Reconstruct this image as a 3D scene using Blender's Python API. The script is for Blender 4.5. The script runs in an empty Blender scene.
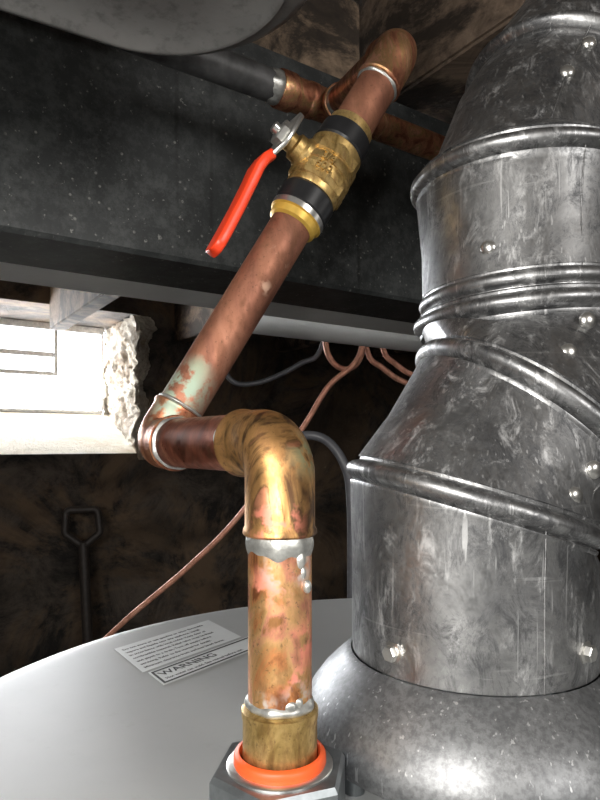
import bpy, bmesh, math, random
from mathutils import Vector, Matrix, noise as mnoise
random.seed(4)
CZ = 1.55                      # camera height above the basement floor
def W(x, y, dz): return Vector((x, y, CZ + dz))
U = Vector((.829, .559, 0)); VV = Vector((-.559, .829, 0))
def UV(u, v, dz): return U*u + VV*v + Vector((0, 0, CZ+dz))
scene = bpy.context.scene
COL = scene.collection

# ------------------------------------------------------------------ materials
class NT:
    def __init__(s, name):
        s.m = bpy.data.materials.new(name); s.m.use_nodes = True
        s.t = s.m.node_tree; s.b = s.t.nodes['Principled BSDF']
        s.tc = s.t.nodes.new('ShaderNodeTexCoord').outputs['Object']
    def map(s, scale=(1,1,1), rot=(0,0,0), loc=(0,0,0)):
        nd = s.t.nodes.new('ShaderNodeMapping'); s.t.links.new(s.tc, nd.inputs[0])
        nd.inputs['Scale'].default_value = scale; nd.inputs['Rotation'].default_value = rot
        nd.inputs['Location'].default_value = loc
        return nd.outputs[0]
    def noise(s, scale, detail=4, rough=.6, vec=None, dist=0):
        nd = s.t.nodes.new('ShaderNodeTexNoise'); s.t.links.new(vec or s.tc, nd.inputs['Vector'])
        nd.inputs['Scale'].default_value = scale; nd.inputs['Detail'].default_value = detail
        nd.inputs['Roughness'].default_value = rough; nd.inputs['Distortion'].default_value = dist
        return nd.outputs['Fac']
    def vor(s, scale, out='Distance', feature='F1', vec=None):
        nd = s.t.nodes.new('ShaderNodeTexVoronoi'); nd.feature = feature
        s.t.links.new(vec or s.tc, nd.inputs['Vector']); nd.inputs['Scale'].default_value = scale
        return nd.outputs[out]
    def ramp(s, fac, stops, interp='LINEAR'):
        nd = s.t.nodes.new('ShaderNodeValToRGB'); s.t.links.new(fac, nd.inputs[0])
        r = nd.color_ramp; r.interpolation = interp
        while len(r.elements) < len(stops): r.elements.new(.5)
        for e, (p, c) in zip(r.elements, stops):
            e.position = p
            e.color = (c, c, c, 1) if isinstance(c, (int, float)) else (*c, 1)
        return nd.outputs[0]
    def mix(s, fac, a, b, mode='MIX'):
        nd = s.t.nodes.new('ShaderNodeMix'); nd.data_type = 'RGBA'; nd.blend_type = mode
        for i, v in ((0, fac), (6, a), (7, b)):
            if isinstance(v, bpy.types.NodeSocket): s.t.links.new(v, nd.inputs[i])
            elif i == 0: nd.inputs[0].default_value = v
            else: nd.inputs[i].default_value = (*v, 1)
        return nd.outputs[2]
    def math(s, op, a, b=0.0, clamp=False):
        nd = s.t.nodes.new('ShaderNodeMath'); nd.operation = op; nd.use_clamp = clamp
        for i, v in ((0, a), (1, b)):
            if isinstance(v, bpy.types.NodeSocket): s.t.links.new(v, nd.inputs[i])
            else: nd.inputs[i].default_value = v
        return nd.outputs[0]
    def near(s, pt, rad, soft=.5):
        sub = s.t.nodes.new('ShaderNodeVectorMath'); sub.operation = 'DISTANCE'
        s.t.links.new(s.tc, sub.inputs[0]); sub.inputs[1].default_value = pt
        mr = s.t.nodes.new('ShaderNodeMapRange'); s.t.links.new(sub.outputs['Value'], mr.inputs[0])
        mr.inputs[1].default_value = rad; mr.inputs[2].default_value = rad*soft
        mr.inputs[3].default_value = 0; mr.inputs[4].default_value = 1
        return mr.outputs[0]
    def set(s, **kw):
        for k, v in kw.items():
            inp = s.b.inputs[k.replace('_', ' ')]
            if isinstance(v, bpy.types.NodeSocket): s.t.links.new(v, inp)
            elif isinstance(v, tuple) and len(v) == 3: inp.default_value = (*v, 1)
            else: inp.default_value = v
        return s
    def bump(s, h, strength=.3, dist=.001):
        nd = s.t.nodes.new('ShaderNodeBump'); s.t.links.new(h, nd.inputs['Height'])
        nd.inputs['Strength'].default_value = strength; nd.inputs['Distance'].default_value = dist
        s.t.links.new(nd.outputs[0], s.b.inputs['Normal']); return s

def simple(name, col, rough=.5, metal=0, nscale=80, var=.25, bump=.15):
    n = NT(name)
    f = n.noise(nscale, 5)
    c = n.mix(n.ramp(f, [(.3, 0), (.7, 1)]), tuple(x*(1-var) for x in col), tuple(min(1, x*(1+var)) for x in col))
    n.set(Base_Color=c, Roughness=rough, Metallic=metal).bump(f, bump, .0005)
    return n.m

def copper(name, cols, scale=45, rough=.3, patches=(), stretch=(1,1,.5), seed=0, metal=.85, spread=.15):
    n = NT(name)
    v = n.map(stretch, loc=(seed, seed*.7, seed*.3))
    f = n.noise(scale, 5, .6, v, 1.4)
    stops = [(.5-spread + 2*spread*i/(len(cols)-1), c) for i, c in enumerate(cols)]
    c = n.ramp(f, stops)
    f2 = n.noise(scale*4, 4, .6, v)
    c = n.mix(n.ramp(f2, [(.46, 0), (.72, .6)]), c, (.15, .07, .035))
    f3 = n.noise(700, 3, .6)
    c = n.mix(n.ramp(f3, [(.60, 0), (.70, .5)]), c, (.10, .05, .03))
    r = n.ramp(f2, [(.3, rough-.04), (.7, rough+.25)])
    m = n.ramp(f2, [(0, metal), (1, metal)])
    for pt, rad, col, thr in patches:
        k = n.math('MULTIPLY', n.near(pt, rad, .3), n.ramp(n.noise(140, 3, .6), [(thr, 0), (thr+.10, 1)]))
        c = n.mix(k, c, col); r = n.mix(k, r, (.5, .5, .5)); m = n.mix(k, m, (.35, .35, .35))
    n.set(Base_Color=c, Roughness=r, Metallic=m).bump(f2, .14, .0006)
    return n.m

def galv(name, lo=.3, hi=.62, rough=.34, metal=.9, dirt=.5):
    n = NT(name)
    sp = n.vor(300, 'Color', 'F1')
    bw = n.t.nodes.new('ShaderNodeRGBToBW'); n.t.links.new(sp, bw.inputs[0])
    big = n.noise(26, 8, .78, None, .8)
    c = n.ramp(big, [(.36, (lo, lo*1.01, lo*1.03)), (.5, ((lo+hi)/2,)*3), (.62, (hi, hi, hi))])
    c = n.mix(n.math('MULTIPLY', bw.outputs[0], .4), c, (lo*.7, lo*.71, lo*.73))
    d = n.noise(100, 8, .83, n.map((1, 1, .55), loc=(3, 1, 2)), .7)
    c = n.mix(n.ramp(d, [(.48, 0), (.61, dirt)]), c, (.065, .067, .072))
    w = n.noise(105, 8, .82, n.map((1, 1, .35), rot=(.1, .15, 0), loc=(8, 2, 5)), .5)
    c = n.mix(n.ramp(w, [(.54, 0), (.66, .65)]), c, (.82, .82, .82))
    s1 = n.noise(520, 2, .5, n.map((.05, .05, 1), rot=(.5, .25, 0)))
    s2 = n.noise(420, 2, .5, n.map((1, 1, .04), rot=(-.3, .5, 0)))
    s3 = n.noise(600, 2, .5, n.map((1, 1, .03), rot=(.2, -.6, 0), loc=(1, 1, 1)))
    sc = n.math('MAXIMUM', n.ramp(s1, [(.68, 0), (.72, .25)]), n.ramp(s2, [(.67, 0), (.71, .5)]))
    sc = n.math('MAXIMUM', sc, n.ramp(s3, [(.67, 0), (.71, .5)]))
    c = n.mix(sc, c, (.85, .85, .85))
    r = n.math('ADD', n.ramp(d, [(.38, rough-.05), (.62, rough+.16)]), n.math('MULTIPLY', bw.outputs[0], .10))
    m = n.math('SUBTRACT', metal, n.ramp(w, [(.52, 0), (.66, .28)]))
    n.set(Base_Color=c, Roughness=r, Metallic=m).bump(n.noise(20, 3, .5), .30, .0025)
    return n.m

M = {}
M['galv'] = galv('galvanized_steel', .25, .52, .32, .94, .75)
def hoodmat():
    n = NT('draft_hood_steel')
    f = n.noise(420, 4, .7); g = n.noise(30, 6, .7)
    c = n.mix(n.ramp(g, [(.35, 0), (.65, 1)]), (.19, .195, .20), (.36, .365, .37))
    c = n.mix(n.ramp(f, [(.42, .0), (.62, .55)]), c, (.11, .11, .115))
    c = n.mix(n.ramp(n.noise(520, 2, .5, n.map((1, 1, .04), rot=(-.3, .5, 0))), [(.67, 0), (.71, .5)]), c, (.8, .8, .8))
    n.set(Base_Color=c, Roughness=.47, Metallic=.75).bump(f, .15, .0005); return n.m
M['galv_hood'] = hoodmat()
SOL = (.60, .59, .55)
M['cu_vert'] = copper('copper_torched', [(.42, .15, .06), (.84, .36, .14), (.74, .42, .17), (.94, .54, .25), (.88, .38, .24), (.50, .24, .09)],
      44, .31, [(W(.006, .2, -.066), .012, (.90, .26, .20), .44), (W(-.010, .2, -.047), .010, (.85, .30, .20), .48), (W(.0, .2, -.078), .008, (.88, .30, .22), .52),
                (W(-.004, .2, -.040), .010, SOL, .50), (W(.004, .2, -.041), .008, SOL, .42), (W(.002, .2, -.086), .010, SOL, .47), (W(-.012, .2, -.088), .008, SOL, .5)], seed=1, spread=.13)
M['cu_elbow'] = copper('copper_elbow_tarnished', [(.11, .06, .03), (.32, .18, .07), (.50, .27, .10), (.54, .29, .11), (.20, .11, .045), (.52, .22, .12)],
      54, .35, [(W(-.008, .198, -.026), .012, (.75, .24, .16), .48), (W(-.018, .222, 0), .010, (.75, .27, .18), .46), (W(.002, .205, -.004), .010, (.20, .19, .10), .42)], seed=2, spread=.13)
M['cu_red'] = copper('copper_reddish', [(.22, .08, .05), (.42, .16, .09), (.62, .28, .16), (.50, .30, .13), (.78, .40, .26)], 60, .33, seed=4)
M['cu_dark'] = copper('copper_oxidised', [(.22, .095, .06), (.32, .135, .085), (.38, .165, .10), (.44, .20, .125)], 40, .45,
      [(W(-.054, .285, .026), .018, (.34, .42, .32), .42), (W(-.047, .28, .036), .010, (.30, .40, .28), .44), (W(-.012, .3, .088), .008, (.75, .5, .36), .54), (W(-.018, .3, .075), .005, (.75, .5, .36), .5)], seed=3, metal=.7)
M['cu_horiz'] = copper('copper_oxidised_red', [(.14, .05, .03), (.28, .09, .055), (.42, .14, .085), (.60, .26, .16)], 60, .3,
      [(W(-.026, .235, 0), .011, (.8, .38, .28), .46)], seed=5)
M['cu_corner'] = copper('copper_corner', [(.25, .09, .05), (.45, .17, .09), (.62, .30, .16), (.50, .20, .10)], 60, .33,
      [(W(-.060, .28, .016), .013, (.36, .42, .32), .45)], seed=9)
M['cu_thin'] = copper('copper_tube_dull', [(.50, .22, .15), (.65, .30, .20), (.7, .36, .25)], 20, .45, metal=.3)
M['solder'] = simple('solder', (.52, .52, .49), .40, .8, 220, .35, .7)
M['brass'] = copper('brass', [(.30, .19, .06), (.56, .38, .14), (.68, .48, .2)], 90, .34, seed=7)
M['yellow'] = simple('yellow_seal', (.60, .38, .07), .4, .4)
M['blackp'] = simple('black_collar', (.012, .012, .013), .35, 0)
M['steel'] = simple('plated_steel', (.62, .61, .58), .28, .9, 150, .2)
M['orange'] = simple('orange_red_vinyl', (.85, .06, .018), .32, 0, 60, .1, .05)
M['gasket'] = simple('orange_gasket', (.90, .12, .025), .45, 0, 60, .1, .05)
M['nut'] = simple('zinc_nut', (.24, .26, .27), .4, .8, 90, .3)
M['ink'] = simple('label_ink', (.02, .02, .02), .6)
M['label'] = simple('label_silver', (.66, .68, .68), .45, 0, 50, .05, .02)
M['greyhose'] = simple('grey_hose', (.10, .10, .11), .4)
M['ironpipe'] = simple('iron_pipe', (.12, .12, .12), .45, .5, 60, .5)

def enamel():
    n = NT('tank_enamel')
    f = n.noise(7, 5); g = n.noise(120, 4, .7)
    c = n.mix(n.ramp(f, [(.3, 0), (.8, 1)]), (.37, .38, .38), (.45, .46, .455))
    c = n.mix(n.ramp(g, [(.60, 0), (.8, .3)]), c, (.28, .28, .27))
    n.set(Base_Color=c, Roughness=.42).bump(g, .05, .0004); return n.m
M['enamel'] = enamel()
def beammat():
    n = NT('black_painted_steel')
    f = n.noise(9, 6, .65); f3 = n.noise(45, 8, .85)
    c = n.mix(n.ramp(f, [(.35, 0), (.75, 1)]), (.022, .024, .024), (.044, .048, .048))
    c = n.mix(n.ramp(f3, [(.46, 0), (.60, .7)]), c, (.085, .09, .088))
    sp = n.ramp(n.noise(200, 3, .65), [(.665, 0), (.71, .8)])
    sp2 = n.ramp(n.vor(115), [(.09, .8), (.15, 0)])
    msk = n.ramp(n.noise(30, 4, .7), [(.48, 0), (.58, 1)])
    sp2 = n.math('MULTIPLY', sp2, msk)
    drips = n.ramp(n.noise(55, 2, .5, n.map((1, 1, .05))), [(.64, 0), (.72, .5)])
    c = n.mix(drips, c, (.008, .008, .008))
    c = n.mix(n.math('MAXIMUM', sp, sp2), c, (.27, .27, .25))
    n.set(Base_Color=c, Roughness=.5).bump(f3, .15, .001); return n.m
M['beam'] = beammat()
M['whiteduct'] = simple('white_painted_duct', (.86, .86, .84), .5, 0, 12, .08)
def ductmat():
    n = NT('dusty_grey_duct')
    f = n.noise(14, 6, .65); g = n.noise(90, 6, .7)
    c = n.mix(n.ramp(f, [(.3, 0), (.75, 1)]), (.18, .18, .175), (.30, .30, .29))
    c = n.mix(n.ramp(g, [(.5, 0), (.68, .6)]), c, (.09, .09, .09))
    n.set(Base_Color=c, Roughness=.42, Metallic=.3).bump(g, .1, .0006); return n.m
M['duct'] = ductmat()
def woodmat(name, a, b, rot=0):
    n = NT(name)
    v = n.map((1, 12, 12), rot=(0, 0, -math.atan2(U.y, U.x)+rot))
    f = n.noise(6, 8, .7, v, .5); g = n.noise(9, 7, .75, None, .6)
    c = n.mix(n.ramp(f, [(.3, 0), (.7, 1)]), a, b)
    c = n.mix(n.ramp(g, [(.44, 0), (.54, .88)]), c, (.025, .019, .015))
    n.set(Base_Color=c, Roughness=.8).bump(g, .6, .006); return n.m
M['wood'] = woodmat('dirty_wood_boards', (.07, .05, .035), (.38, .27, .18))
M['joist'] = woodmat('old_joist_wood', (.10, .07, .05), (.34, .25, .18), math.pi/2)
def stone(name, a, b, c3, cells=.5):
    n = NT(name)
    f = n.noise(6, 9, .8, None, .6); h = n.noise(2.6, 6, .7, None, .8)
    g = n.vor(4, 'Distance', 'F1', n.map((1, 1, 1.7)))
    c = n.mix(n.ramp(f, [(.42, 0), (.60, 1)]), a, b)
    c = n.mix(n.ramp(h, [(.47, 0), (.57, .8)]), c, c3)
    c = n.mix(n.ramp(g, [(.45, 0), (.7, cells)]), c, tuple(x*.4 for x in a))
    n.set(Base_Color=c, Roughness=.9).bump(f, .8, .04); return n.m
M['stone'] = stone('rubble_stone_wall', (.035, .031, .028), (.18, .145, .115), (.27, .18, .11))
M['plaster'] = stone('flaking_limewash', (.74, .68, .56), (.86, .80, .68), (.66, .56, .42), .1)
M['jamb'] = stone('broken_plaster', (.28, .22, .16), (.85, .80, .70), (.50, .38, .27), .3)
M['concrete'] = stone('concrete_floor', (.06, .055, .05), (.12, .11, .10), (.08, .07, .06))
M['frame'] = simple('painted_window_frame', (.85, .86, .88), .5)
M['toolwood'] = simple('tool_handle', (.05, .04, .035), .5)

# ------------------------------------------------------------------ mesh helpers
def mesh_obj(name, bm, mat, parent=None, smooth=True, angle=40):
    me = bpy.data.meshes.new(name); bmesh.ops.recalc_face_normals(bm, faces=bm.faces)
    bm.to_mesh(me); bm.free()
    if smooth:
        for p in me.polygons: p.use_smooth = True
        try: me.set_sharp_from_angle(angle=math.radians(angle))
        except Exception: pass
    for m in (mat if isinstance(mat, list) else [mat]): me.materials.append(m)
    o = bpy.data.objects.new(name, me); COL.objects.link(o)
    if parent: o.parent = parent
    return o
def empty(name):
    e = bpy.data.objects.new(name, None); COL.objects.link(e); e.empty_display_size = .02; return e

def fillet(pts, R, seg=10):
    out = [pts[0].copy()]
    for i in range(1, len(pts)-1):
        p, a, b = pts[i], pts[i-1], pts[i+1]
        r = R[i-1] if isinstance(R, (list, tuple)) else R
        da = (a-p).normalized(); db = (b-p).normalized()
        ang = da.angle(db); t = r/math.tan(ang/2)
        t = min(t, (a-p).length*.48, (b-p).length*.48); r = t*math.tan(ang/2)
        bis = (da+db).normalized(); c = p + bis*(r/math.sin(ang/2))
        s = p+da*t; e = p+db*t
        v0 = s-c; v1 = e-c; tot = v0.angle(v1); ax = v0.cross(v1).normalized()
        for k in range(seg+1):
            out.append(c + (Matrix.Rotation(tot*k/seg, 3, ax) @ v0))
    out.append(pts[-1].copy()); return out

def loft(bm, loops, cap=True, mi=0):
    rings = [[bm.verts.new(v) for v in L] for L in loops]
    n = len(rings[0])
    for a, b in zip(rings[:-1], rings[1:]):
        for i in range(n):
            bm.faces.new((a[i], a[(i+1) % n], b[(i+1) % n], b[i])).material_index = mi
    if cap:
        bm.faces.new(rings[0]).material_index = mi; bm.faces.new(rings[-1]).material_index = mi

def sweep_loops(pts, rad, n=32):
    tang = []
    for i in range(len(pts)):
        a = pts[max(0, i-1)]; b = pts[min(len(pts)-1, i+1)]
        tang.append((b-a).normalized())
    ref = Vector((0, 0, 1)) if abs(tang[0].z) < .9 else Vector((0, 1, 0))
    nx = tang[0].cross(ref).normalized(); L = []
    for i, (p, t) in enumerate(zip(pts, tang)):
        if i: nx = tang[i-1].rotation_difference(t) @ nx
        nx = (nx - t*nx.dot(t)).normalized(); ny = t.cross(nx)
        r = rad[i] if isinstance(rad, (list, tuple)) else rad
        L.append([p + (nx*math.cos(2*math.pi*k/n) + ny*math.sin(2*math.pi*k/n))*r for k in range(n)])
    return L
def tube(name, pts, r, mat, parent=None, n=32, R=None):
    if R is not None: pts = fillet(pts, R)
    bm = bmesh.new(); loft(bm, sweep_loops(pts, r, n)); return mesh_obj(name, bm, mat, parent)
def spline(ctrl, seg=12):
    P = [ctrl[0]] + list(ctrl) + [ctrl[-1]]; out = []
    for i in range(1, len(P)-2):
        for k in range(seg):
            t = k/seg; p0, p1, p2, p3 = P[i-1], P[i], P[i+1], P[i+2]
            out.append(.5*((2*p1)+(p2-p0)*t+(2*p0-5*p1+4*p2-p3)*t*t+(3*p1-p0-3*p2+p3)*t**3))
    out.append(ctrl[-1].copy()); return out
def lathe(name, origin, axis, prof, mat, parent=None, n=48, mats=None, angle=40, cap=True):
    """prof: [(along, radius[, matindex])]"""
    axis = axis.normalized(); ref = Vector((0, 0, 1)) if abs(axis.z) < .9 else Vector((1, 0, 0))
    ex = axis.cross(ref).normalized(); ey = axis.cross(ex)
    bm = bmesh.new(); L = []
    for p in prof:
        L.append([bm.verts.new(origin + axis*p[0] + (ex*math.cos(2*math.pi*k/n)+ey*math.sin(2*math.pi*k/n))*p[1]) for k in range(n)])
    for j, (a, b) in enumerate(zip(L[:-1], L[1:])):
        mi = prof[j][2] if len(prof[j]) > 2 else 0
        for i in range(n): bm.faces.new((a[i], a[(i+1) % n], b[(i+1) % n], b[i])).material_index = mi
    if cap: bm.faces.new(L[0]); bm.faces.new(L[-1])
    return mesh_obj(name, bm, mats or mat, parent, angle=angle)
def uvbox(bm, u0, u1, v0, v1, z0, z1, bev=0):
    vs = [bm.verts.new(UV(u, v, z)) for z in (z0, z1) for u, v in ((u0, v0), (u1, v0), (u1, v1), (u0, v1))]
    fs = [bm.faces.new([vs[i] for i in f]) for f in ((0,3,2,1),(4,5,6,7),(0,1,5,4),(1,2,6,5),(2,3,7,6),(3,0,4,7))]
    if bev: bmesh.ops.bevel(bm, geom=list({e for f in fs for e in f.edges}), offset=bev, segments=2, affect='EDGES')
def boxobj(name, boxes, mat, parent=None, bev=0):
    bm = bmesh.new()
    for b in boxes: uvbox(bm, *b, bev)
    return mesh_obj(name, bm, mat, parent, smooth=bool(bev))
def blob(bm, c, s):
    r = bmesh.ops.create_icosphere(bm, subdivisions=3, radius=1)
    for v in r['verts']:
        v.co = Vector((v.co.x*s[0], v.co.y*s[1], v.co.z*s[2])) + c
def solder_ring(name, c, d, r, parent, w=.0022, seed=0, sag=1.0):
    d = d.normalized(); ref = Vector((0,0,1)) if abs(d.z) < .9 else Vector((1,0,0))
    ex = d.cross(ref).normalized(); ey = d.cross(ex); rn = random.Random(seed)
    ph = [rn.uniform(0, 6.28) for _ in range(4)]
    bm = bmesh.new(); n = 96; L = []
    def wob(a): return .5+.3*math.sin(2*a+ph[0])+.25*math.sin(5*a+ph[1])+.2*math.sin(9*a+ph[2])
    for j in range(13):
        f = j/12; h = math.sin(math.pi*f)
        L.append([c + d*((f-.5)*2*w*(1+.7*sag*wob(2*math.pi*k/n))) +
                  (ex*math.cos(2*math.pi*k/n)+ey*math.sin(2*math.pi*k/n))*(r-.0003+h*(.0007+.0007*max(0, wob(2*math.pi*k/n)))) for k in range(n)])
    loft(bm, L, cap=False); return mesh_obj(name, bm, M['solder'], parent, True, 80)

# ------------------------------------------------------------------ room shell
FL = -CZ; CEIL = .50
U0, U1, V0, V1 = -1.6, 3.6, -1.5, 1.98
T = .4
wu0, wu1, wz0, wz1 = -.30, .7025, -.035, .42
boxobj('floor', [(U0-T, U1+T, V0-T, V1+T, FL-.1, FL)], M['concrete'])
boxobj('ceiling', [(U0-T, U1+T, V0-T, V1+T, CEIL, CEIL+.05)], M['wood'])
boxobj('wall_north', [(U0-T, wu0, V1, V1+T, FL, CEIL), (wu1, U1+T, V1, V1+T, FL, CEIL),
                      (wu0, wu1, V1, V1+T, FL, wz0), (wu0, wu1, V1, V1+T, wz1, CEIL)], M['stone'])
boxobj('wall_south', [(U0-T, U1+T, V0-T, V0, FL, CEIL)], M['stone'])
boxobj('wall_west', [(U0-T, U0, V0, V1, FL, CEIL)], M['stone'])
boxobj('wall_east', [(U1, U1+T, V0, V1, FL, CEIL)], M['stone'])

bm = bmesh.new()     # sloped sill
g = [(V1-.01, wz0+.002), (V1+.3, .105), (V1+.395, .105), (V1+.395, wz0+.002)]
a = [bm.verts.new(UV(wu0+.001, v, z)) for v, z in g]; b = [bm.verts.new(UV(wu1-.001, v, z)) for v, z in g]
bm.faces.new(a); bm.faces.new(b[::-1])
for i in range(4): bm.faces.new((a[i], a[(i+1)%4], b[(i+1)%4], b[i]))
mesh_obj('trim_1', bm, M['plaster'], smooth=False)
bm = bmesh.new()     # broken plaster jamb wrapping the right edge of the opening
nu, nz = 60, 90; grid = []
def fb(x, y, s, z=0): return mnoise.fractal(Vector((x*s, y*s, z)), .8, 2.1, 5)
for i in range(nu+1):
    row = []
    for j in range(nz+1):
        z = wz0 - .02 + (wz1-wz0+.015)*j/nz
        if i >= 14:
            v = V1 - .012 + .335*(i-14)/(nu-14); u = wu1 - .020 + .022*fb(v, z, 14)
        else:
            k = (14-i)/14; v = V1 - .014 + .010*fb(k, z, 16, 3) + .02*k**4
            u = wu1 - .020 + .022*fb(V1-.012, z, 14)*(1-k) + k*(.060 + .05*fb(0, z, 9, 7))
        row.append(bm.verts.new(UV(u, v, z)))
    grid.append(row)
for i in range(nu):
    for j in range(nz): bm.faces.new((grid[i][j], grid[i+1][j], grid[i+1][j+1], grid[i][j+1]))
mesh_obj('trim_2', bm, M['jamb'], None, True, 50)

win = empty('window_1')
fv0, fv1 = V1+.30, V1+.34
def fr(nm, u0, u1, z0, z1, dv=0): boxobj(nm, [(u0, u1, fv0+dv, fv1+dv, z0, z1)], M['frame'], win, .002)
fr('frame_bottom', wu0, wu1-.03, .106, .118); fr('frame_top', wu0, wu1-.03, .395, .419)
fr('frame_right', wu1-.040, wu1-.03, .118, .395); fr('frame_left', wu0, wu0+.035, .118, .395)
fr('mullion', .50, .513, .235, .395); fr('mullion_2', .12, .15, .118, .395)
fr('sash_rail', wu0+.035, .50, .235, .250, .004); fr('sash_rail_2', wu0+.035, .50, .30, .318, .004)

# beam, ducts, joists
bm = bmesh.new()
prof = [(.4565, .1462), (.4565, .338), (.475, .338), (.535, .338), (.54, .336), (.54, .148), (.538, .143), (.4595, .143)]
A = [bm.verts.new(UV(-1.58, v, z)) for v, z in prof]; B = [bm.verts.new(UV(3.58, v, z)) for v, z in prof]
bm.faces.new(A); bm.faces.new(B[::-1])
for i in range(len(prof)): bm.faces.new((A[i], A[(i+1)%len(prof)], B[(i+1)%len(prof)], B[i]))
mesh_obj('steel_beam', bm, M['beam'], smooth=False)
boxobj('air_duct', [(-1.55, 1.9, .545, .617, .146, .33)], M['whiteduct'], None, .006)

for k, u in enumerate((-1.3, -.9, -.5, -.14, .42, .82, 1.22, 1.62, 2.02, 2.5, 3.0)):
    boxobj('ceiling_joist' if k == 0 else 'ceiling_joist.%03d' % k, [(u, u+.045, V0+.002, V1-.002, .342, CEIL-.001)], M['joist'], None, .003)
boxobj('wood_blocking', [(-.09, .415, .50, .54, .341, .46)], M['wood'], None, .004)

c0 = Vector((-.065, .261, 0)); du = Vector((.86, .51, 0)).normalized(); dn = Vector((.51, -.86, 0)).normalized()
def capsule(r, z, n=40, L=.33):
    out = []
    for k in range(n+1):
        a = -math.pi/2 + math.pi*k/n
        out.append(c0 + du*(r*math.cos(a)) + dn*(-r*math.sin(a)) + Vector((0, 0, CZ+z)))
    for k in range(n+1):
        a = math.pi/2 + math.pi*k/n
        out.append(c0 - du*L + du*(r*math.cos(a)) + dn*(-r*math.sin(a)) + Vector((0, 0, CZ+z)))
    return out
bm = bmesh.new()
pr = [(.030, .2045), (.058, .2045), (.0595, .2020), (.0620, .2020), (.0635, .205), (.070, .2065), (.0765, .211), (.0795, .218), (.081, .228), (.0825, .2295), (.0825, .2325), (.081, .234), (.081, .338)]
loft(bm, [capsule(r, z) for r, z in pr]); mesh_obj('return_air_duct', bm, M['duct'], None, True, 60)

# ------------------------------------------------------------------ water heater
wh = empty('water_heater'); TC = W(.0744, .27, 0)
def whl(nm, prof, mat, n=96, ang=40, **k): return lathe(nm, Vector((TC.x, TC.y, CZ)), Vector((0,0,1)), prof, mat, wh, n, None, ang, **k)
whl('tank', [(FL+.02, .22), (FL+.02, .25), (-1.3, .252), (-.144, .2535), (-.142, .2565), (-.136, .2565), (-.1315, .2545), (-.1300, .251), (-.1297, .245), (-.1303, .236), (-.1303, .05)], M['enamel'], 160, 30)
whl('base_ring', [(FL, .235), (FL+.02, .235)], M['nut'])
whl('draft_hood', [(-.122, .066), (-.1225, .0725), (-.120, .0735), (-.117, .0735), (-.113, .0725), (-.107, .0695), (-.101, .0650), (-.096, .0600), (-.0925, .0560), (-.0905, .0540), (-.0895, .0520)], M['galv_hood'], 96, 50, cap=False)
for k in range(4):
    a = math.radians(35+90*k); p = TC + Vector((math.cos(a)*.066, math.sin(a)*.066, 0))
    lathe('hood_leg_%d' % (k+1), Vector((p.x, p.y, CZ-.131)), Vector((0,0,1)), [(0, .004), (.012, .004)], M['nut'], wh, 12)
PC = Vector((-.0068, .21, CZ))
bm = bmesh.new()
def hexl(r, z, rot=.36): return [PC + Vector((r*math.cos(rot+math.pi/3*k), r*math.sin(rot+math.pi/3*k), z)) for k in range(6)]
loft(bm, [hexl(.0232, -.1305), hexl(.0242, -.129), hexl(.0242, -.1105), hexl(.0230, -.1085)])
mesh_obj('inlet_hex_nut', bm, M['nut'], wh, False)
lathe('nut_washer', PC, Vector((0,0,1)), [(-.1088, .0180), (-.1080, .0180), (-.1077, .0176)], M['steel'], wh)
lathe('orange_gasket', PC, Vector((0,0,1)), [(-.1082, .0152), (-.1072, .0157), (-.1048, .0156), (-.1040, .0150), (-.1037, .0138), (-.108, .0125)], M['gasket'], wh)
lab = empty('warning_label')
o = Vector((-.117, .390, CZ-.1298)); la = Vector((.0475, .0610, 0)); lb = Vector((.0424, -.060, 0))
def lq(nm, x0, x1, y0, y1, h, mat):
    bm = bmesh.new(); vs = []
    for z in (0, .00025):
        vs.append([bm.verts.new(o+la*x+lb*y+Vector((0,0,h+z))) for x, y in ((x0,y0),(x1,y0),(x1,y1),(x0,y1))])
    bm.faces.new(vs[0]); bm.faces.new(vs[1])
    for i in range(4): bm.faces.new((vs[0][i], vs[0][(i+1)%4], vs[1][(i+1)%4], vs[1][i]))
    return mesh_obj(nm, bm, mat, lab, False)
lq('sheet', 0, 1.05, 0, .66, 0, M['label']); lq('sheet_2', .03, 1.12, .70, 1.0, 0, M['label'])
def txt(nm, s, x, y, size, w=1):
    cu = bpy.data.curves.new(nm, 'FONT'); cu.body = s; cu.size = size; cu.extrude = .00003; cu.offset = size*.012
    cu.materials.append(M['ink']); t = bpy.data.objects.new(nm, cu); COL.objects.link(t); t.parent = lab
    ax = la.normalized(); ay = Vector((-ax.y, ax.x, 0)); p = o+la*x+lb*y
    t.matrix_world = Matrix((( ax.x*w, ay.x, 0, p.x), (ax.y*w, ay.y, 0, p.y), (0, 0, 1, p.z+.0004), (0,0,0,1)))
lines = ["Do not store or use gasoline or other flammable", "vapors and liquids near this appliance. Install", "in accordance with local codes. Keep clear of", "combustible material. Relief valve must be fitted", "and piped to a drain. Turn off supply before", "servicing. Refer to the manual for details.", "Minimum clearance from surfaces listed above."]
for i, s in enumerate(lines): txt('text_%d' % i, s, .05, .11+.083*i, .0034)
txt('text_warning', "WARNING", .10, .85, .0080, 1.1); txt('text_warning_small', "Hot water can scald. See manual before use.", .10, .93, .0034)
for x0, x1, y0, y1 in ((.05, 1.1, .725, .740), (.05, 1.1, .965, .98), (.05, .065, .735, .97), (1.085, 1.1, .735, .97)):
    lq('outline', x0, x1, y0, y1, .0003, M['ink'])

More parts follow.
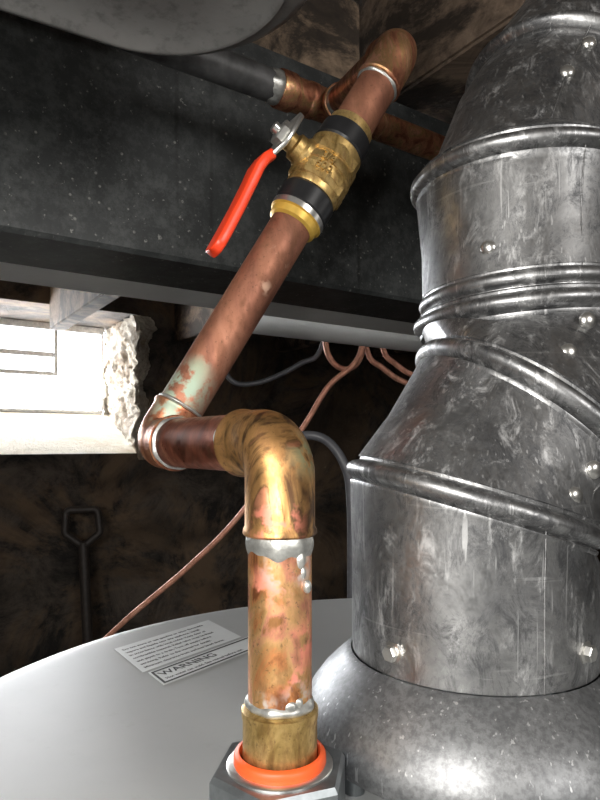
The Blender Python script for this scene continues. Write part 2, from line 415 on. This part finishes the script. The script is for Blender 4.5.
# ------------------------------------------------------------------ flue
fl = empty('flue_pipe')
ST = [  # centre, normal, radius, bead height
 ((.0744,.27,-.0893), (0,0,1), .0513, 0), ((.0744,.27,-.084), (0,0,1), .0515, 0), ((.0744,.27,-.050), (0,0,1), .0515, 0),
 ((.0744,.27,-.026), (.3,.05,1), .0526, .0036), ((.086,.278,-.010), (.5,.1,1), .0512, 0),
 ((.1035,.290,.010), (.75,.12,1), .0545, .0040), ((.110,.304,.040), (.35,.05,1), .0515, 0),
 ((.114,.318,.063), (-.05,0,1), .0514, .0036), ((.1145,.320,.074), (-.05,0,1), .0502, .0020), ((.116,.326,.100), (0,.05,1), .0510, 0),
 ((.117,.329,.127), (0,.0,1), .0540, 0), ((.118,.330,.1365), (0,0,1), .0548, .0038), ((.120,.332,.144), (.1,.1,1), .0485, 0),
 ((.134,.345,.172), (.35,.25,.95), .0488, 0), ((.150,.360,.198), (.35,.25,.95), .0505, .0040), ((.170,.375,.232), (.55,.4,.85), .0478, 0),
 ((.208,.395,.262), (1,.3,.6), .0480, .0028), ((.29,.42,.275), (1,.15,0), .0480, 0), ((1.35,.56,.275), (1,.13,0), .0480, 0)]
NF = 128
def circ2(c, nv, r):
    nv = nv.normalized(); q = Vector((0,0,1)).rotation_difference(nv)
    ex = q @ Vector((1,0,0)); ey = q @ Vector((0,1,0))
    return [c + (ex*math.cos(2*math.pi*k/NF)+ey*math.sin(2*math.pi*k/NF))*r for k in range(NF)]
bm = bmesh.new(); loops = []
for c, nv, r, bd in ST:
    c = W(*c); nv = Vector(nv)
    if bd:
        nn = nv.normalized(); k = bd/.0032
        for off, h in ((-.0064, 0), (-.0056, .10), (-.0048, .10), (-.0042, -.30), (-.0030, .5), (-.0015, .92), (0, 1), (.0015, .92), (.0030, .5), (.0042, -.30), (.0052, -.25), (.0056, 0)):
            loops.append(circ2(c+nn*off*(.6+.4*k), nv, r+bd*h))
    else: loops.append(circ2(c, nv, r))
loft(bm, loops); mesh_obj('flue_body', bm, M['galv'], fl, True, 35)
def flue_pt(i, f, az):
    (c0_, n0, r0, _), (c1_, n1, r1, _) = ST[i], ST[i+1]
    c = W(*c0_).lerp(W(*c1_), f); nv = Vector(n0).normalized().lerp(Vector(n1).normalized(), f).normalized()
    q = Vector((0,0,1)).rotation_difference(nv); a = math.radians(az)
    d = q @ Vector((math.cos(a), math.sin(a), 0)); return c + d*(r0*(1-f)+r1*f), d
def screw(nm, i, f, az, s=1, hexh=False):
    p, d = flue_pt(i, f, az)
    pr = [(-.001, .0044*s), (.0005, .0044*s), (.0009, .0032*s), (.0030, .0032*s), (.0033, .0027*s)] if hexh else \
         [(-.001, .0036*s), (.0004, .0036*s), (.0012, .0030*s), (.0018, .0018*s), (.0020, .0006*s)]
    lathe(nm, p, d, pr, M['steel'], fl, 6 if hexh else 20, None, 30)
screw('screw_1', 1, .12, -139, 1, True); screw('screw_2', 1, .2, -53, 1, True)
screw('screw_3', 3, .65, -68, 1); screw('screw_4', 4, .30, -66, 1); screw('screw_5', 5, .75, -92, 1)
screw('screw_6', 8, .55, -126, 1); screw('screw_7', 12, .75, -96, 1); screw('screw_8', 13, .45, -92, 1)
screw('screw_9', 6, .5, -80, 1)
for nm, i0, i1, az in (('seam_1', 0, 3, -76), ('seam_2', 3, 5, -58), ('seam_3', 8, 11, -80), ('seam_4', 12, 14, -96)):
    pts = [flue_pt(i, f/6, az)[0] for i in range(i0, i1) for f in range(7)]
    pts = [p for j, p in enumerate(pts) if j == 0 or (p-pts[j-1]).length > 1e-4]
    tube(nm, pts, .0004, M['galv'], fl, 8)

# ------------------------------------------------------------------ copper water line
cp = empty('copper_water_pipe')
m0 = W(0, .46, .257)
def ML(s): return m0 + U*s
tee = ML(.030)
P0, P1, P2, P3, P4 = W(-.0068,.21,-.1035), W(-.0068,.21,0), W(-.066,.29,0), W(.0540,.335,.213), tee
r0 = .0108; rf = .0119
d1 = (P2-P1).normalized(); d2 = (P3-P2).normalized(); d3 = (P4-P3).normalized(); Z = Vector((0,0,1))
tube('riser_pipe', [P0, P1-Z*.02], r0, M['cu_vert'], cp, 48)
tube('offset_pipe', [P1+d1*.018, P2-d1*.012], r0, M['cu_horiz'], cp, 48)
def elbow(nm, a, p, b, la_, lb_, R, mat):
    da = (a-p).normalized(); db = (b-p).normalized()
    pts = fillet([p+da*la_, p, p+db*lb_], R, 16); n = len(pts)
    pts = [pts[0], pts[0]-da*.0006, pts[0]-da*.0020, pts[0]-da*.0030] + pts[1:-1] + [pts[-1]-db*.0030, pts[-1]-db*.0020, pts[-1]-db*.0006, pts[-1]]
    rad = [rf+.0002, rf+.0007, rf+.0006, rf] + [rf]*(n-2) + [rf, rf+.0006, rf+.0007, rf+.0002]
    bm = bmesh.new(); loft(bm, sweep_loops(pts, rad, 48)); return mesh_obj(nm, bm, mat, cp)
elbow('elbow_lower', P0, P1, P2, .031, .024, .0165, M['cu_elbow'])
elbow('elbow_corner', P1, P2, P3, .019, .019, .013, M['cu_corner'])
elbow('elbow_upper', P2, P3, P4, .026, .026, .018, M['cu_red'])
L23 = (P3-P2).length; vs = P2 + d2*(L23*.515)
tube('sloped_pipe', [P2+d2*.012, vs], r0, M['cu_dark'], cp, 48)
tube('sloped_pipe_top', [vs+d2*.065, P3-d2*.012], r0, M['cu_dark'], cp, 48)
lathe('collar', PC, Z, [(-.1055, .0126), (-.0935, .0126), (-.0915, .0130), (-.0895, .0130), (-.0885, .0112)], M['brass'], cp)
solder_ring('solder_1', P1-Z*.0335, Z, r0, cp, .0032, 1, 1)
solder_ring('solder_2', PC-Z*.0875, Z, r0+.0002, cp, .0014, 2)
solder_ring('solder_3', P1+d1*.0250, d1, r0, cp, .0009, 3, .4)
solder_ring('solder_4', P2-d1*.020, d1, r0+.0004, cp, .0009, 4, .4)
solder_ring('solder_5', P2+d2*.020, d2, r0, cp, .0008, 5, .8)
solder_ring('solder_6', P3-d2*.027, d2, r0, cp, .0012, 6, .4)
solder_ring('solder_7', P3+d3*.027, d3, r0, cp, .0012, 7, .4)
bm = bmesh.new()
def onpipe(az, dz, k=.0008): a = math.radians(az); return P1 + Vector((math.cos(a)*(r0+k), math.sin(a)*(r0+k), dz))
for az, dz, s in ((-50, -.038, .0026), (-44, -.0425, .0018)):
    blob(bm, onpipe(az, dz, -.0006), (s*.8, s*.55, s*1.3))
blob(bm, onpipe(-38, -.0470, .0008), (.0015, .0015, .0022))
for az, dz, s in ((-70, -.0855, .003), (-55, -.0845, .0025)):
    blob(bm, onpipe(az, dz, -.0007), (s*.8, s*.45, s*.7))
mesh_obj('solder_drips', bm, M['solder'], cp, True, 80)
tube('branch_link', [tee-d3*.0275, P3+d3*.01], r0, M['cu_red'], cp, 40)
ms = empty('copper_supply_line')
tube('main_pipe', [ML(.045), ML(1.6)], r0, M['cu_red'], ms, 32)
tube('tee_body', [ML(.005), ML(.006), ML(.012), ML(.013), ML(.052), ML(.053), ML(.060), ML(.061)], [rf, rf+.0007, rf+.0007, rf, rf, rf+.0007, rf+.0007, rf], M['cu_red'], ms, 40)
tb = [tee-d3*k for k in (.002, .020, .0205, .0265, .027)]
tube('tee_branch', tb, [rf, rf, rf+.0008, rf+.0008, rf], M['cu_red'], ms, 40)
solder_ring('tee_solder_1', tee-d3*.0285, d3, r0, ms, .0030, 9)
tube('male_adapter', [ML(-.020), ML(-.019), ML(-.008), ML(-.007), ML(.006)], [.0128, .0133, .0133, .0120, .0120], M['cu_red'], ms, 40)
solder_ring('tee_solder_2', ML(-.022), U, .0112, ms, .0045, 8)
solder_ring('tee_solder_3', ML(.063), U, r0, ms, .0018, 12)
tube('iron_nipple', [ML(-1.2), ML(-.018)], .0110, M['ironpipe'], ms, 32)

# ------------------------------------------------------------------ ball valve
bv = empty('ball_valve')
mats = [M['brass'], M['yellow'], M['steel'], M['blackp']]
prof = [(-.001, .0110, 1), (0, .0126, 1), (.0035, .0130, 1), (.004, .0142, 2), (.0068, .0145, 2), (.0072, .0138, 3), (.008, .0146, 3), (.017, .0146, 3), (.0185, .0138, 0),
        (.0195, .0142, 0), (.0225, .0142, 0), (.0230, .0133, 0), (.0245, .0133, 0), (.026, .0150, 0), (.029, .0155, 0), (.0295, .0148, 0), (.0315, .0148, 0), (.032, .0155, 0), (.0355, .0150, 0),
        (.0375, .0138, 0), (.042, .0134, 0), (.0425, .0142, 0), (.0475, .0142, 0), (.0485, .0132, 3), (.0495, .0140, 3), (.0585, .0138, 3), (.0595, .0125, 0), (.064, .0122, 0), (.065, .0110, 0)]
lathe('valve_body', vs, d2, prof, None, bv, 48, mats, 25)
w = Vector((-.748, -.42, .514)); w = (w - d2*w.dot(d2)).normalized(); wd = d2.cross(w).normalized()
bc = vs + d2*.0340
lathe('body_flats', vs+d2*.0225, d2, [(-.0010, .0140), (.0, .0156), (.0052, .0158), (.0062, .0146)], M['brass'], bv, 8, None, 20)
lathe('body_flats_2', vs+d2*.0385, d2, [(-.0010, .0140), (.0, .0154), (.0052, .0152), (.0062, .0140)], M['brass'], bv, 8, None, 20)
lathe('stem_boss', bc, w, [(0, .0085), (.0150, .0085), (.0165, .0070), (.020, .0068), (.021, .0050), (.026, .0050)], M['brass'], bv, 24, None, 25)
tn = (Vector((.15, -1, .1)) - d2*Vector((.15, -1, .1)).dot(d2)).normalized()
for k, s in enumerate(("3/4", "600")):
    cu = bpy.data.curves.new('emboss', 'FONT'); cu.body = s; cu.size = .0060; cu.extrude = .0012; cu.align_x = 'CENTER'; cu.materials.append(M['brass'])
    t = bpy.data.objects.new('emboss_%d' % k, cu); COL.objects.link(t); t.parent = bv
    ax = d2.cross(tn).normalized(); ay = tn.cross(ax)
    p = vs + d2*(.0315 - .0055*k) + tn*.0150
    t.matrix_world = Matrix(((ax.x, ay.x, tn.x, p.x), (ax.y, ay.y, tn.y, p.y), (ax.z, ay.z, tn.z, p.z), (0,0,0,1)))
lathe('stem_nut', bc+w*.0262, w, [(0, .0060), (.0005, .0066), (.0040, .0066), (.0046, .0058)], M['steel'], bv, 6, None, 20)
lathe('stem_end', bc+w*.0305, w, [(0, .0028), (.003, .0028), (.0035, .002)], M['steel'], bv, 16, None, 30)
def strip(nm, pts, th, mat):
    P = [bc - d2*a + w*b_ for a, b_, _ in pts]; bm = bmesh.new(); L = []
    for i, p in enumerate(P):
        t = (P[min(i+1, len(P)-1)]-P[max(i-1, 0)]).normalized(); nrm = t.cross(wd).normalized()
        hw = pts[i][2]/2; h = th/2; k = min(h, hw)*.6; ring = []
        for sx, sy in ((1,1),(-1,1),(-1,-1),(1,-1)):
            cx, cy = sx*(hw-k), sy*(h-k)
            a0 = {(1,1):0, (-1,1):90, (-1,-1):180, (1,-1):270}[(sx,sy)]
            for q in range(4):
                a = math.radians(a0+30*q); ring.append(p + wd*(cx+k*math.cos(a)) + nrm*(cy+k*math.sin(a)))
        L.append(ring)
    loft(bm, L); return mesh_obj(nm, bm, mat, bv, True, 50)
strip('lever_plate', [(-.012, .0262, .012), (-.009, .0262, .020), (.004, .0262, .024), (.009, .0262, .021), (.014, .0275, .014), (.018, .0290, .0105), (.022, .0295, .010)], .0024, M['steel'])
strip('lever_grip', [(.0135, .0272, .0095), (.0141, .0276, .0130), (.018, .0292, .0145), (.024, .0296, .0145), (.032, .0286, .0138), (.046, .0272, .0140), (.061, .0262, .0155), (.067, .0259, .0155), (.0705, .0259, .0135), (.072, .0259, .008)], .0050, M['orange'])

# ------------------------------------------------------------------ background clutter
ct = empty('copper_tubing')
tube('tube_long', spline([W(-.42,1.02,-.42), W(-.29,1.0,-.294), W(-.18,1.0,-.20), W(-.097,1.0,-.116), W(0,1.0,.018), W(.045,1.0,.09), W(.085,1.0,.125), W(.10,1.0,.155), W(.103,1.0,.2), W(.11,1.0,.34)]), .0045, M['cu_thin'], ct, 12)
tube('tube_loop', spline([W(.035,1.05,.34), W(.042,1.05,.19), W(.05,1.05,.145), (W(.075,1.05,.125)), W(.10,1.05,.14), W(.108,1.05,.19), W(.11,1.05,.34)]), .0048, M['cu_thin'], ct, 12)
tube('tube_drop', spline([W(.10,1.08,.34), W(.115,1.08,.17), W(.145,1.08,.13), W(.20,1.08,.10), W(.32,1.1,.085)]), .0048, M['cu_thin'], ct, 12)
tube('tube_drop_2', spline([W(.135,1.1,.34), W(.145,1.1,.18), W(.17,1.1,.14), W(.22,1.1,.115), W(.33,1.12,.11)]), .0048, M['cu_thin'], ct, 12)
tube('power_cable', spline([W(-.125,1.1,.34), W(-.133,1.1,.16), W(-.12,1.1,.11), W(-.07,1.1,.108), W(0,1.1,.14), W(.04,1.1,.175), W(.06,1.1,.34)]), .0045, M['greyhose'], None, 12)
tube('rubber_hose', spline([W(-.06,.80,-.06), W(-.03,.78,-.01), W(.0,.75,.008), W(.03,.74,.004), W(.052,.73,-.025), W(.060,.73,-.07), W(.061,.73,-.2), W(.061,.73,-.6), W(.061,.73,-1.55)]), .0055, M['greyhose'], None, 16)
tube('white_pipe', [UV(.395, .715, .165), UV(2.2, .715, .165)], .020, M['whiteduct'], None, 24)
sh = empty('shovel')
g0 = W(-.655, 1.86, -.20); g1 = W(-.585, 1.80, -1.25); ds = (g1-g0).normalized(); sx = Vector((1, .3, 0)).normalized()
tube('shaft', [g0+ds*.10, g1], .015, M['toolwood'], sh, 16)
tube('d_grip', fillet([g0+ds*.11, g0+ds*.07-sx*.05, g0-sx*.045, g0+sx*.045, g0+ds*.07+sx*.05, g0+ds*.11], .015, 6), .011, M['toolwood'], sh, 14)
bm = bmesh.new(); L = []
for f, hw in ((0, .02), (.04, .09), (.1, .105), (.2, .105), (.26, .08), (.295, .02)):
    ring = []
    for side in (0, 1):
        for k in range(9):
            q = (k/8*2-1)*(1 if side == 0 else -1)
            ring.append(g1 + ds*f + sx*(hw*q) + Vector((.0, -.3*hw*q*q, 0)) + Vector((0, .003*side, 0)))
    L.append(ring)
loft(bm, L); mesh_obj('blade', bm, M['ironpipe'], sh)

# ------------------------------------------------------------------ lights, world, camera
wd_ = bpy.data.worlds.new('World'); scene.world = wd_; wd_.use_nodes = True
bg = wd_.node_tree.nodes['Background']; bg.inputs[0].default_value = (.93, .96, 1, 1); bg.inputs[1].default_value = 18
def area(name, loc, target, size, power, col=(1,1,1), sy=None):
    l = bpy.data.lights.new(name, 'AREA'); l.energy = power; l.color = col; l.size = size
    if sy: l.shape = 'RECTANGLE'; l.size_y = sy
    o = bpy.data.objects.new(name, l); COL.objects.link(o); o.location = loc
    o.rotation_euler = (target-loc).to_track_quat('-Z', 'Y').to_euler(); return o
area('window_daylight', UV(.2, V1+.60, .45), UV(.3, 0, -.3), .9, 45, (.95, .97, 1), .5)
area('phone_flash', W(-.03, -.012, .02), W(0, .4, .03), .016, .50, (1, .98, .94))
area('fill_left', W(-.42, -.6, .28), W(.05, .35, .04), .45, 10, (1, .97, .92))  # added ambient fill behind the camera, left side; no such fixture in the basement
area('fill_right', W(.75, -.7, .30), W(.1, .3, 0), .4, 6.5, (1, .98, .95))  # second added fill, behind and right of the camera, not a real bulb

cam = bpy.data.cameras.new('camera'); co = bpy.data.objects.new('camera', cam); COL.objects.link(co)
co.location = (0, 0, CZ); co.rotation_euler = (math.pi/2, 0, 0)
cam.lens = 27.9; cam.sensor_width = 36; cam.shift_y = 43/800; cam.clip_start = .005; cam.clip_end = 50
scene.camera = co
scene.view_settings.view_transform = 'Standard'
